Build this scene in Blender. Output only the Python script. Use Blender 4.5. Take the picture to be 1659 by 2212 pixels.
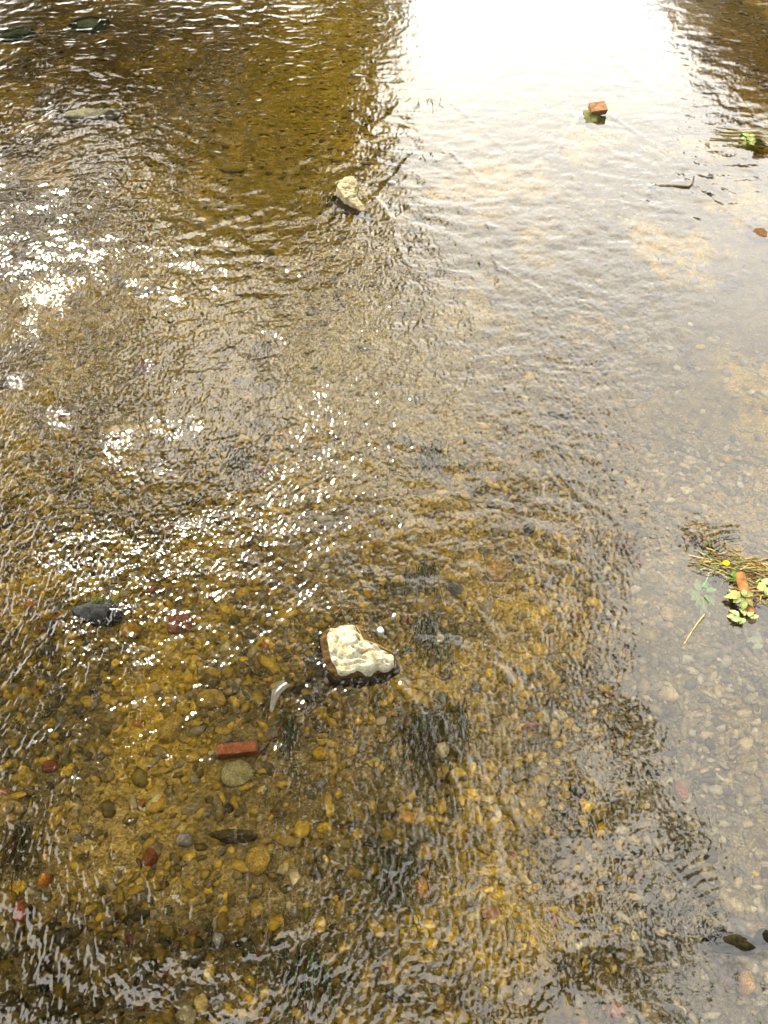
import bpy, bmesh, math, random
import numpy as np
from mathutils import Vector, Matrix, Euler

R = math.radians
random.seed(7)
scene = bpy.context.scene
for o in list(bpy.data.objects):
    bpy.data.objects.remove(o)
C = scene.collection

# ------------------------------------------------------------------ camera
CAM_H, PITCH, VFOV = 4.0, 47.0, 62.0
cam = bpy.data.cameras.new('camera')
cam_ob = bpy.data.objects.new('camera', cam)
C.objects.link(cam_ob)
cam_ob.location = (0, 0, CAM_H)
cam_ob.rotation_euler = (R(90 - PITCH), 0, 0)
cam.sensor_fit = 'VERTICAL'
cam.angle = R(VFOV)
cam.clip_start, cam.clip_end = 0.05, 600
scene.camera = cam_ob

# ------------------------------------------------------------------ sky, sun, exposure
SUN_AZ, SUN_EL = -24.0, 36.0          # azimuth from +Y towards +X
sd = Vector((math.sin(R(SUN_AZ)) * math.cos(R(SUN_EL)), math.cos(R(SUN_AZ)) * math.cos(R(SUN_EL)), math.sin(R(SUN_EL))))
world = bpy.data.worlds.new('World')
scene.world = world
world.use_nodes = True
wn, wl = world.node_tree.nodes, world.node_tree.links
wn.clear()
wout = wn.new('ShaderNodeOutputWorld')
sky = wn.new('ShaderNodeTexSky')
sky.sky_type = 'NISHITA'
sky.sun_disc = False
sky.sun_elevation = R(SUN_EL)
sky.sun_rotation = R(SUN_AZ)
bg1 = wn.new('ShaderNodeBackground')
bg1.inputs['Strength'].default_value = 0.07
wl.new(sky.outputs[0], bg1.inputs['Color'])
# bright summer haze and thin cloud, brightest on the sun's side of the sky
tc = wn.new('ShaderNodeTexCoord')
dot = wn.new('ShaderNodeVectorMath'); dot.operation = 'DOT_PRODUCT'
wl.new(tc.outputs['Generated'], dot.inputs[0]); dot.inputs[1].default_value = sd
ramp = wn.new('ShaderNodeMapRange'); ramp.interpolation_type = 'SMOOTHSTEP'
ramp.inputs['From Min'].default_value = -0.15; ramp.inputs['From Max'].default_value = 0.68
ramp.inputs['To Min'].default_value = 0.25; ramp.inputs['To Max'].default_value = 2.85
wl.new(dot.outputs['Value'], ramp.inputs['Value'])
cn = wn.new('ShaderNodeTexNoise'); cn.inputs['Scale'].default_value = 4.5; cn.inputs['Detail'].default_value = 5
wl.new(tc.outputs['Generated'], cn.inputs['Vector'])
cr = wn.new('ShaderNodeMapRange')
cr.inputs['From Min'].default_value = 0.3; cr.inputs['From Max'].default_value = 0.7
cr.inputs['To Min'].default_value = 0.74; cr.inputs['To Max'].default_value = 1.15
wl.new(cn.outputs[0], cr.inputs['Value'])
mul = wn.new('ShaderNodeMath'); mul.operation = 'MULTIPLY'
wl.new(ramp.outputs[0], mul.inputs[0]); wl.new(cr.outputs[0], mul.inputs[1])
bg2 = wn.new('ShaderNodeBackground'); 
tint = wn.new('ShaderNodeMix'); tint.data_type = 'RGBA'
tr_ = wn.new('ShaderNodeMapRange'); tr_.inputs['From Min'].default_value = .55; tr_.inputs['From Max'].default_value = .9
wl.new(dot.outputs['Value'], tr_.inputs['Value']); wl.new(tr_.outputs[0], tint.inputs['Factor'])
tint.inputs[6].default_value = (1.0, .965, .90, 1); tint.inputs[7].default_value = (1.0, .925, .775, 1)
wl.new(tint.outputs[2], bg2.inputs['Color'])
wl.new(mul.outputs[0], bg2.inputs['Strength'])
addw = wn.new('ShaderNodeAddShader')
wl.new(bg1.outputs[0], addw.inputs[0]); wl.new(bg2.outputs[0], addw.inputs[1])
wl.new(addw.outputs[0], wout.inputs['Surface'])

sun = bpy.data.lights.new('sun', 'SUN')
sun.energy = 5.0
sun.angle = R(0.55)
sun.color = (1.0, 0.91, 0.73)
sun.cycles.is_caustics_light = True
sun_ob = bpy.data.objects.new('sun', sun)
C.objects.link(sun_ob)
sun_ob.rotation_euler = (-sd).to_track_quat('-Z', 'Y').to_euler()
sun_ob.location = (-6, 18, 14)

vs = scene.view_settings
vs.view_transform = 'Standard'; vs.look = 'None'; vs.gamma = 1; vs.exposure = 0.92
vs.use_curve_mapping = False
cy = scene.cycles
cy.max_bounces = 8; cy.transparent_max_bounces = 8; cy.transmission_bounces = 6; cy.glossy_bounces = 4; cy.diffuse_bounces = 2
cy.sample_clamp_indirect = 4.0
cy.sample_clamp_direct = 0
cy.caustics_reflective = False
cy.caustics_refractive = True
cy.blur_glossy = 0.0
cy.use_denoising = True
try:
    cy.denoiser = 'OPENIMAGEDENOISE'
    cy.denoising_input_passes = 'RGB_ALBEDO_NORMAL'
except Exception:
    pass
cy.use_adaptive_sampling = False

# ------------------------------------------------------------------ maths helpers
FPX = 1106 / math.tan(R(VFOV / 2))
CP, SP = math.cos(R(PITCH)), math.sin(R(PITCH))

def view_dir(px, py):
    u = (px - 829.5) / FPX; v = (1106 - py) / FPX
    return Vector((u, CP + v * SP, -SP + v * CP)).normalized()

def at(px, py, z=0.0):
    """Point of the water plane seen at a pixel of the survey picture (1659x2212); below it the line of sight is bent by the water."""
    d = view_dir(px, py)
    t = -CAM_H / d.z
    p = Vector((0, 0, CAM_H)) + d * t
    if z > 0:
        t = (z - CAM_H) / d.z
        p = Vector((0, 0, CAM_H)) + d * t
    elif z < 0:
        h = Vector((d.x, d.y, 0)); s = h.length / 1.333
        hn = h.normalized()
        p = p + hn * (s / math.sqrt(1 - s * s)) * (-z)
        p.z = z
    return p

def mpp(px, py):
    d = view_dir(px, py); t = -CAM_H / d.z
    return t * (CP * d.y + -SP * d.z) / FPX      # metres per pixel across the view

def to_px(X, Y):
    """numpy: pixel of a point of the water plane"""
    zc = Y * CP + CAM_H * SP
    yc = Y * SP - CAM_H * CP
    return 829.5 + FPX * X / zc, 1106 - FPX * yc / zc

def sstep(a, b, x):
    t = np.clip((x - a) / (b - a), 0, 1)
    return t * t * (3 - 2 * t)

_perm = np.random.RandomState(3).permutation(4096)
_ang = np.random.RandomState(4).rand(4096) * 2 * math.pi
_gx, _gy = np.cos(_ang), np.sin(_ang)
def pn(x, y, seed=0):
    """2-D gradient noise, about -0.7..0.7"""
    xi = np.floor(x).astype(np.int64); yi = np.floor(y).astype(np.int64)
    fx, fy = x - xi, y - yi
    u = fx * fx * fx * (fx * (fx * 6 - 15) + 10); v = fy * fy * fy * (fy * (fy * 6 - 15) + 10)
    def g(ix, iy, dx, dy):
        h = _perm[(_perm[(ix + seed * 131) & 4095] + iy) & 4095]
        return _gx[h] * dx + _gy[h] * dy
    a = g(xi, yi, fx, fy); b = g(xi + 1, yi, fx - 1, fy)
    c = g(xi, yi + 1, fx, fy - 1); d = g(xi + 1, yi + 1, fx - 1, fy - 1)
    return (a + (b - a) * u) + ((c + (d - c) * u) - (a + (b - a) * u)) * v

def fbm(x, y, seed=0, octs=3):
    s = 0; a = 1.0
    for i in range(octs):
        s = s + a * pn(x * 2 ** i, y * 2 ** i, seed + i); a *= 0.5
    return s

# ------------------------------------------------------------------ object helpers
def tag(o, label=None, cat=None, group=None, kind=None):
    if label: o['label'] = label
    if cat: o['category'] = cat
    if group: o['group'] = group
    if kind: o['kind'] = kind
    return o

def link(name, me, mat=None, parent=None):
    o = bpy.data.objects.new(name, me)
    C.objects.link(o)
    if mat is not None and me is not None and not me.materials:
        me.materials.append(mat)
    if parent is not None:
        o.parent = parent
    o.cycles.is_caustics_receiver = True
    return o

def empty(name, loc):
    o = bpy.data.objects.new(name, None)
    C.objects.link(o); o.location = loc
    o.empty_display_size = 0.1
    return o

def mesh_np(name, verts, faces, cols=None, smooth=True):
    """faces: (n,k) int array, all of the same size; cols: per-vertex rgb"""
    me = bpy.data.meshes.new(name)
    verts = np.asarray(verts, np.float32); faces = np.asarray(faces, np.int32)
    n, k = faces.shape
    me.vertices.add(len(verts)); me.vertices.foreach_set('co', verts.ravel())
    me.loops.add(n * k); me.loops.foreach_set('vertex_index', faces.ravel())
    me.polygons.add(n)
    me.polygons.foreach_set('loop_start', np.arange(0, n * k, k, dtype=np.int32))
    me.polygons.foreach_set('use_smooth', np.full(n, smooth))
    me.update(calc_edges=True)
    if cols is not None:
        a = me.color_attributes.new('col', 'FLOAT_COLOR', 'POINT')
        c4 = np.ones((len(verts), 4), np.float32); c4[:, :3] = cols
        a.data.foreach_set('color', c4.ravel())
    return me

def ico(sub):
    bm = bmesh.new()
    bmesh.ops.create_icosphere(bm, subdivisions=sub, radius=1)
    v = np.array([x.co[:] for x in bm.verts]); f = np.array([[y.index for y in x.verts] for x in bm.faces])
    bm.free()
    return v, f
ICO = {s: ico(s) for s in (1, 2, 3, 4, 5)}

def n3(v, s, seed):
    x, y, z = v[:, 0] * s, v[:, 1] * s, v[:, 2] * s
    return (pn(x + z * .37, y - z * .61, seed) + pn(y + 7.3, z + x * .41, seed + 5) + pn(z - 3.1, x - y * .53, seed + 9)) / 1.6

def stone_verts(sub, seed, ang=0.5, rough=0.12, cuts=7):
    """a unit pebble: sphere cut by planes, then roughened"""
    rs = np.random.RandomState(seed)
    v, f = ICO[sub]
    v = v.copy()
    for i in range(cuts):
        n = rs.normal(size=3); n /= np.linalg.norm(n)
        d = 0.55 + 0.4 * rs.rand()
        h = v @ n - d
        v -= np.outer(np.clip(h, 0, None) * (0.35 + ang), n)
    nv = v / np.linalg.norm(v, axis=1)[:, None]
    v += nv * (n3(v, 1.1, seed) * rough + n3(v, 2.7, seed + 1) * rough * .5)[:, None]
    if sub >= 3:
        v += nv * (n3(v, 6, seed + 2) * rough * .25 + n3(v, 13, seed + 3) * rough * .12)[:, None]
    v[:, 2] -= (v[:, 2].max() + v[:, 2].min()) / 2
    return v, f

def tube(pts, radii, sides=6):
    """tapered tube through points -> verts, quad faces"""
    pts = [Vector(p) for p in pts]
    V, F = [], []
    for i, p in enumerate(pts):
        d = (pts[min(i + 1, len(pts) - 1)] - pts[max(i - 1, 0)]).normalized()
        a = d.orthogonal().normalized() if abs(d.z) > .95 else d.cross(Vector((0, 0, 1))).normalized()
        b = d.cross(a)
        for k in range(sides):
            t = 2 * math.pi * k / sides
            V.append(p + (a * math.cos(t) + b * math.sin(t)) * radii[i])
    for i in range(len(pts) - 1):
        for k in range(sides):
            k2 = (k + 1) % sides
            F.append((i * sides + k, i * sides + k2, (i + 1) * sides + k2, (i + 1) * sides + k))
    return V, F

class MB:
    """collects pieces into one mesh"""
    def __init__(s): s.v, s.f, s.c = [], [], []
    def add(s, V, F, col=None):
        b = len(s.v)
        s.v += [tuple(p) for p in V]; s.f += [tuple(b + i for i in f) for f in F]
        s.c += [col or (1, 1, 1)] * len(V)
    def tube(s, pts, radii, sides=5, col=None):
        V, F = tube(pts, radii, sides); n = len(V)
        s.add(V, F, col)
    def build(s, name, mat, parent=None, loc=None, smooth=True):
        me = bpy.data.meshes.new(name)
        off = Vector(loc) if loc is not None else Vector((0, 0, 0))
        me.from_pydata([tuple(Vector(p) - off) for p in s.v], [], s.f)
        me.polygons.foreach_set('use_smooth', [smooth] * len(me.polygons))
        a = me.color_attributes.new('col', 'FLOAT_COLOR', 'POINT')
        a.data.foreach_set('color', [x for c in s.c for x in (*c, 1)])
        o = link(name, me, mat, parent)
        if loc is not None and parent is None: o.location = off
        return o

# ------------------------------------------------------------------ materials
def nmat(name):
    m = bpy.data.materials.new(name); m.use_nodes = True
    nt = m.node_tree; nt.nodes.clear()
    return m, nt.nodes, nt.links

def matte(name, source, noise=((18, .5), (90, .35)), rough=.55, spec=.25, bump=.3, bscale=60, bdist=.004):
    """source: 'attr' (colour attribute), 'object' (object colour) or an rgb; broken up by noise at two scales"""
    m, N, L = nmat(name)
    out = N.new('ShaderNodeOutputMaterial'); p = N.new('ShaderNodeBsdfPrincipled')
    L.new(p.outputs[0], out.inputs[0])
    if source == 'attr':
        s = N.new('ShaderNodeVertexColor'); s.layer_name = 'col'; col = s.outputs['Color']
    elif source == 'object':
        s = N.new('ShaderNodeObjectInfo'); col = s.outputs['Color']
    else:
        s = N.new('ShaderNodeRGB'); s.outputs[0].default_value = (*source, 1); col = s.outputs[0]
    g = N.new('ShaderNodeNewGeometry')
    for sc, am in noise:
        t = N.new('ShaderNodeTexNoise'); t.inputs['Scale'].default_value = sc; t.inputs['Detail'].default_value = 4
        L.new(g.outputs['Position'], t.inputs['Vector'])
        r = N.new('ShaderNodeMapRange'); r.inputs['From Min'].default_value = .3; r.inputs['From Max'].default_value = .7
        r.inputs['To Min'].default_value = 1 - am; r.inputs['To Max'].default_value = 1 + am
        L.new(t.outputs[0], r.inputs['Value'])
        x = N.new('ShaderNodeVectorMath'); x.operation = 'SCALE'
        L.new(col, x.inputs[0]); L.new(r.outputs[0], x.inputs['Scale']); col = x.outputs[0]
    L.new(col, p.inputs['Base Color'])
    p.inputs['Roughness'].default_value = rough
    p.inputs['Specular IOR Level'].default_value = spec
    if bump:
        t = N.new('ShaderNodeTexNoise'); t.inputs['Scale'].default_value = bscale; t.inputs['Detail'].default_value = 6
        L.new(g.outputs['Position'], t.inputs['Vector'])
        b = N.new('ShaderNodeBump'); b.inputs['Strength'].default_value = bump; b.inputs['Distance'].default_value = bdist
        L.new(t.outputs[0], b.inputs['Height']); L.new(b.outputs[0], p.inputs['Normal'])
    return m

def water_mat():
    m, N, L = nmat('stream_water')
    out = N.new('ShaderNodeOutputMaterial')
    g = N.new('ShaderNodeNewGeometry')
    mp = N.new('ShaderNodeMapping'); mp.inputs['Scale'].default_value = (1.25, 0.85, 1)
    L.new(g.outputs['Position'], mp.inputs['Vector'])
    t1 = N.new('ShaderNodeTexNoise'); t1.inputs['Scale'].default_value = 38; t1.inputs['Detail'].default_value = 2; t1.inputs['Distortion'].default_value = 1.2
    L.new(mp.outputs[0], t1.inputs['Vector'])
    at_ = N.new('ShaderNodeVertexColor'); at_.layer_name = 'col'
    b = N.new('ShaderNodeBump'); b.inputs['Distance'].default_value = 0.006
    sp = N.new('ShaderNodeSeparateColor'); L.new(at_.outputs['Color'], sp.inputs[0])
    L.new(sp.outputs[0], b.inputs['Strength'])
    L.new(t1.outputs[0], b.inputs['Height'])
    fr = N.new('ShaderNodeFresnel'); fr.inputs['IOR'].default_value = 1.56
    L.new(b.outputs[0], fr.inputs['Normal'])
    gl = N.new('ShaderNodeBsdfGlossy'); rr_ = N.new('ShaderNodeMapRange'); L.new(sp.outputs[0], rr_.inputs['Value'])
    rr_.inputs['From Min'].default_value = .02; rr_.inputs['From Max'].default_value = .075; rr_.inputs['To Min'].default_value = .03; rr_.inputs['To Max'].default_value = .075
    L.new(rr_.outputs[0], gl.inputs['Roughness'])
    gl.inputs['Color'].default_value = (1, 1, 1, 1)
    L.new(b.outputs[0], gl.inputs['Normal'])
    rf = N.new('ShaderNodeBsdfRefraction'); rf.inputs['IOR'].default_value = 1.333; rf.inputs['Roughness'].default_value = 0
    rf.inputs['Color'].default_value = (1.0, 0.97, 0.88, 1)
    mx = N.new('ShaderNodeMixShader')
    L.new(fr.outputs[0], mx.inputs[0]); L.new(rf.outputs[0], mx.inputs[1]); L.new(gl.outputs[0], mx.inputs[2])
    L.new(mx.outputs[0], out.inputs['Surface'])
    return m

M_WATER = water_mat()
M_BED = matte('bed_gravel', 'attr', ((14, .35), (60, .5), (170, .5)), .7, .15, .9, 70, .012)
M_PEB = matte('pebble_stone', 'attr', ((45, .25), (160, .3)), .6, .2, .4, 120, .003)
M_STONE = matte('stone', 'object', ((30, .35), (120, .4)), .75, .08, .5, 80, .004)
M_BRICK = matte('brick_clay', 'object', ((18, .3), (60, .3), (200, .3)), .85, .1, .5, 150, .003)
M_ALGAE = matte('algae', 'attr', ((40, .4),), .9, .03, 0)
M_PLANT = matte('plant', 'attr', ((25, .3), (90, .3)), .6, .12, .3, 90, .003)
M_STRAW = matte('straw', 'attr', ((60, .3),), .7, .2, 0)
M_BARK = matte('bark', 'attr', ((3, .35), (20, .4)), .9, .05, .6, 14, .03)
M_BANK = matte('bank_soil', 'attr', ((1.2, .35), (9, .4), (40, .3)), .95, .05, .6, 12, .05)

def leaf_mat():
    m, N, L = nmat('tree_leaf')
    out = N.new('ShaderNodeOutputMaterial')
    s = N.new('ShaderNodeVertexColor'); s.layer_name = 'col'
    d = N.new('ShaderNodeBsdfPrincipled'); d.inputs['Roughness'].default_value = .55
    L.new(s.outputs[0], d.inputs['Base Color'])
    t = N.new('ShaderNodeBsdfTranslucent'); L.new(s.outputs[0], t.inputs['Color'])
    mx = N.new('ShaderNodeMixShader'); mx.inputs[0].default_value = .3
    L.new(d.outputs[0], mx.inputs[1]); L.new(t.outputs[0], mx.inputs[2]); L.new(mx.outputs[0], out.inputs[0])
    return m
M_LEAF = leaf_mat()

# rocks standing out of the water: world position of their waterline and radius
ROCKS = {}
def rock_at(key, px, py, wpx):
    p = at(px, py); ROCKS[key] = (p.x, p.y, wpx * mpp(px, py) / 2)
rock_at('white', 779, 1425, 150)
rock_at('cream', 770, 425, 80)
rock_at('brick', 1285, 245, 62)
rock_at('dark', 1600, 2040, 130)
rock_at('moss', 205, 1320, 110)
rock_at('debris', 1620, 1240, 120)
rock_at('branch', 1450, 398, 90)
rock_at('weed', 920, 222, 120)
rock_at('lichen', 190, 240, 150)
rock_at('weedb', 935, 330, 90)

# ------------------------------------------------------------------ the setting: stream bed
def grid(pys, ss, ext):
    """rows follow the depth seen from the bridge, finest close by; returns X, Y arrays (rows, cols)"""
    ys = np.array([at(829.5, p).y if isinstance(p, (int, float, np.floating)) else p[0] for p in pys])
    hw = (ys * CP + CAM_H * SP) * 829.5 / FPX
    hw = np.maximum(hw, 1.2)
    X = hw[:, None] * ss[None, :]
    X = np.concatenate([np.full((len(ys), 1), -ext), X, np.full((len(ys), 1), ext)], 1)
    Y = np.repeat(ys[:, None], X.shape[1], 1)
    return X, Y

def quads(nr, nc):
    i = np.arange(nr - 1)[:, None] * nc + np.arange(nc - 1)[None, :]
    return np.stack([i, i + 1, i + nc + 1, i + nc], -1).reshape(-1, 4)

def bed_depth(X, Y):
    d = 0.115 + 0.05 * fbm(X * .55, Y * .4, 21, 3) + 0.012 * fbm(X * 4, Y * 4, 25, 2)
    for (px, py, r, dd) in ((1330, 2080, .45, .07), (1130, 2130, .3, .06), (500, 2010, .3, .05), (1600, 60, 1.2, .08), (740, 700, .8, .02)):
        p = at(px, py)
        d = d + dd * np.exp(-((X - p.x) ** 2 + (Y - p.y) ** 2) / r ** 2)
    return -np.maximum(d, 0.05)

GOLD, OCHRE, BROWN, DARK = (.56, .36, .030), (.37, .235, .024), (.16, .11, .018), (.04, .031, .010)
CREAM, GREY, TAN, RED, OLIVE = (.52, .43, .22), (.17, .15, .105), (.30, .22, .10), (.30, .085, .035), (.10, .09, .022)

def bed_colour(X, Y):
    a = fbm(X * 1.3, Y * .9, 41, 3); b = fbm(X * 5, Y * 4, 45, 3); c = fbm(X * .5, Y * .35, 47, 2)
    col = np.zeros(X.shape + (3,))
    col[:] = (.14, .097, .017)
    def mix(colr, w):
        w = np.clip(w, 0, 1)[..., None]
        col[:] = col * (1 - w) + np.array(colr) * w
    mix(GOLD, sstep(-.05, .4, a) * .7)
    mix(BROWN, sstep(.05, .5, -a) * .8)
    mix(DARK, sstep(.2, .55, b - .2 * a) * .6)
    mix(TAN, sstep(.1, .5, c) * .5)
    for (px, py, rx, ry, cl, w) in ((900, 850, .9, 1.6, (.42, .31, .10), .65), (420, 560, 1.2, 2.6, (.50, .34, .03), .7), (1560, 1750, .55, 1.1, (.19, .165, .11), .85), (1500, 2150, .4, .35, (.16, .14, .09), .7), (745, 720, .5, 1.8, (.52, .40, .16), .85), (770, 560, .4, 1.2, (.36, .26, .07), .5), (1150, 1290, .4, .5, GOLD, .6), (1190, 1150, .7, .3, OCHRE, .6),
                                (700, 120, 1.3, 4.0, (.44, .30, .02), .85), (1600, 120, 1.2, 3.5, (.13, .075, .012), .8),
                                (250, 80, 2.4, 3.0, (.11, .065, .012), .7), (150, 2150, .6, .45, (.06, .045, .014), .92), (60, 1600, .3, .5, (.12, .09, .022), .7),  # the dark lower-left patch is shade painted into the bed colour
                                (600, 1250, .5, .35, TAN, .5), (1500, 1000, .9, 1.2, TAN, .6), (750, 1550, .2, .25, TAN, .4),
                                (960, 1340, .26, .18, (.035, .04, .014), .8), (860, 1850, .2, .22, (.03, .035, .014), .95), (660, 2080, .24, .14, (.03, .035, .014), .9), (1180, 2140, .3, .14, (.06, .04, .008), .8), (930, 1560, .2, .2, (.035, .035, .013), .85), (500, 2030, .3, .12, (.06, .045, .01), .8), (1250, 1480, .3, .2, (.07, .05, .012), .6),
                                (690, 1470, .16, .26, (.05, .038, .018), .9), (900, 1240, .2, .1, (.05, .05, .015), .7)):
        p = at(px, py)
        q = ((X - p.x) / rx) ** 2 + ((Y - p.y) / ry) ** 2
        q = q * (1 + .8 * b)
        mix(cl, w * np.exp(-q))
    return col

pys = [2600, 2450, 2330] + list(np.linspace(2250, -60, 470)) + [-110, -160, -220, -290, -360]
ss = np.concatenate([[-2.2, -1.6, -1.35], np.linspace(-1.12, 1.12, 380), [1.35, 1.6, 2.2]])
X, Y = grid(pys, ss, 14.0)
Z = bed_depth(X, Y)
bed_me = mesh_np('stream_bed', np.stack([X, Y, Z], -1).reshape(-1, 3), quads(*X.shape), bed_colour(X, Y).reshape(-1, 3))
bed = tag(link('stream_bed', bed_me, M_BED), kind='structure')

# ------------------------------------------------------------------ the setting: water surface
def calm_mask(X, Y):
    """1 where the stream runs rough, towards 0 in the slack water along the right bank"""
    px, py = to_px(X, Y)
    edge = np.interp(py, [0, 250, 500, 800, 1000, 1200, 1400, 1700, 2000, 2300], [1900, 1750, 1560, 1420, 1300, 1360, 1260, 1150, 1100, 1080])
    w = 60 * fbm(X * 2.2, Y * 1.6, 61, 2)
    return 1 - sstep(-130, 150, px + w - edge) * .92

def water_height(X, Y):
    rough = calm_mask(X, Y)
    px, py = to_px(X, Y)
    wx = X + .12 * fbm(X * 1.1, Y * .8, 71, 2); wy = Y + .15 * fbm(X * .9, Y * .7, 73, 2)
    patch = .75 + .6 * fbm(X * .9, Y * .5, 75, 2)
    patch = np.clip(patch, .5, 1.3)
    far = sstep(640, 120, py)
    live = 1 - .6 * sstep(760, 1000, px) * sstep(520, 150, py)
    rough = rough * live
    rough = rough * (1 - .08 * sstep(1330, 1600, py) * sstep(1050, 850, px))
    lively = 1 + .8 * sstep(600, 300, px) * sstep(1500, 1050, py) * sstep(120, 300, py) + .45 * np.exp(-((px - 950) / 330) ** 2 - ((py - 720) / 420) ** 2)
    # long swells across the flow, lying lower near the bridge
    h = .0040 * pn(wx * 1.6, wy * 2.2, 81) * (.12 + .88 * rough)
    h = h + rough * .0095 * fbm(wx * 4.2, wy * 5.5, 83, 2)
    # ripples: crested, stretched across the flow far off and along it close by
    sx = 9 + 6 * (1 - far); sy = 15 - 6 * (1 - far)
    # stretching blends two fixed fields so that the pattern stays continuous
    r1 = 1 - 2 * np.abs(pn(wx * 15, wy * 20, 91)); r2 = 1 - 2 * np.abs(pn(wx * 21, wy * 11, 93))
    h = h + rough * patch * lively * .0036 * (r1 * far + r2 * (1 - far))
    s1 = pn(wx * 36, wy * 46, 95) ; s2 = pn(wx * 50, wy * 28, 97)
    h = h + rough * patch * lively * .0052 * (s1 * far + s2 * (1 - far))
    h = h + sstep(620, 200, py) * .0012 * pn(wx * 4.5, wy * 17, 141)
    h = h + (.12 + .88 * rough) * .0012 * pn(wx * 66, wy * 66, 99)
    # the slack water keeps a faint slow swell
    h = h + .0005 * pn(X * 3.2, Y * 5, 101) + .00022 * pn(X * 20, Y * 26, 103)
    # bow ripples and wakes of what stands in the stream, which runs towards the bridge
    for k, (rx, ry, rr) in ROCKS.items():
        dx, dy = X - rx, Y - ry
        d = np.hypot(dx, dy) - rr
        up = sstep(-.35, .5, dy / (np.hypot(dx, dy) + 1e-6))
        lam = .045 + .012 * rr
        amp = .0012 * (1 + .9 * pn(X * 6, Y * 6, 143)) if k not in ('dark', 'debris') else .0004
        h = h + up * amp * np.cos(2 * math.pi * d / lam) * np.exp(-np.clip(d, 0, None) / .22) * (d > -.05)
        dn = np.clip(-dy, 0, None)
        for sgn in (-1, 1):
            ln = dx - sgn * (rr * .9 + dn * .42) + .03 * pn(X * 5, Y * 3, 111)
            h = h + .0075 * (1 + pn(X * 9, Y * 9, 151)) * np.exp(-(ln / .03) ** 2) * np.exp(-dn / .8) * (dy < 0) * (k not in ('debris', 'dark'))
        w = np.exp(-(dx / (rr * 1.2 + .05 + dn * .15)) ** 2) * np.exp(-dn / .5) * (dy < 0)
        h = h + w * .0030 * pn(X * 28, Y * 18, 113)
    # long thin shear lines that leave the white stone towards the lower right
    for (ax, ay, bx, by, am) in ((955, 1365, 1165, 1535, .004), (930, 1480, 1010, 1640, .003), (1000, 1290, 1060, 1370, .003), (985, 1600, 1110, 1790, .003), (1040, 1760, 1100, 1950, .003),
                                 (560, 1380, 720, 1250, .003), (0, 1390, 420, 1160, .004), (0, 1640, 160, 1560, .002),
                                 (1040, 420, 1090, 640, .003), (1060, 560, 1230, 670, .004), (820, 460, 900, 600, .003), (1180, 1010, 1330, 1130, .003)):
        A, B = at(ax, ay), at(bx, by)
        L = (B - A); ln = math.hypot(L.x, L.y); ux, uy = L.x / ln, L.y / ln
        t = (X - A.x) * ux + (Y - A.y) * uy
        s = (X - A.x) * -uy + (Y - A.y) * ux + .02 * pn(X * 6, Y * 6, 117) + .09 * pn(X * 2.1, Y * 2.1, 119)
        h = h + 1.15 * am * (1 + 1.1 * pn(X * 4, Y * 4, 145)) * np.exp(-(s / .024) ** 2) * sstep(-.1, .15, t) * sstep(ln + .15, ln - .1, t)
    # fold of water over the dark stone near the bridge
    rx, ry, rr = ROCKS['dark']
    dx, dy = X - rx, Y - ry
    h = h + .012 * np.exp(-((dx + .02) / .14) ** 2 - ((dy - .03) / .07) ** 2)
    q = np.exp(-((dx + .03) / .17) ** 2 - ((dy + .12) / .10) ** 2)
    h = h + q * .003 * np.sin(55 * (dx * .5 + dy) + 5 * pn(X * 9, Y * 9, 121))
    return h

pys = [2650, 2500, 2380] + list(np.linspace(2270, -50, 980)) + [-80, -110, -150, -200, -260, -320, -370]
ss = np.concatenate([[-2.2, -1.6, -1.3], np.linspace(-1.08, 1.08, 700), [1.3, 1.6, 2.2]])
X, Y = grid(pys, ss, 14.0)
Z = water_height(X, Y)
rough = calm_mask(X, Y)


bumpv = .010 + .07 * rough
wcol = np.stack([bumpv, bumpv, bumpv], -1).reshape(-1, 3)
water_me = mesh_np('water', np.stack([X, Y, Z], -1).reshape(-1, 3), quads(*X.shape), wcol)
water = tag(link('water', water_me, M_WATER), kind='structure')
water.cycles.is_caustics_receiver = False
water.cycles.is_caustics_caster = True

# banks on both sides and beyond
def bank(name, x0, x1, y0, y1, sgn):
    nx, ny = 26, 70
    xs = np.linspace(0, 1, nx); ys = np.linspace(y0, y1, ny)
    XX = np.repeat((x0 + (x1 - x0) * xs ** 1.6)[None, :], ny, 0); YY = np.repeat(ys[:, None], nx, 1)
    XX = XX + .5 * pn(YY * .35, XX * .1, 131 + sgn)
    t = np.abs(XX - x0)
    ZZ = -.3 + np.clip(t, 0, 2.2) * .55 + .25 * fbm(XX * .5, YY * .5, 135, 3)
    colr = np.zeros(XX.shape + (3,)); colr[:] = (.075, .07, .025)
    w = sstep(-.1, .4, fbm(XX, YY, 137, 3))[..., None]
    colr = colr * (1 - w) + np.array((.10, .075, .04)) * w
    f = quads(ny, nx)
    if x1 < x0: f = f[:, ::-1]
    o = link(name, mesh_np(name, np.stack([XX, YY, ZZ], -1).reshape(-1, 3), f, colr.reshape(-1, 3)), M_BANK)
    return tag(o, kind='structure')
bank('bank', -7.6, -60, -14, 70, 1)
bank('bank', 9.5, 60, -14, 70, 2)

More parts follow.
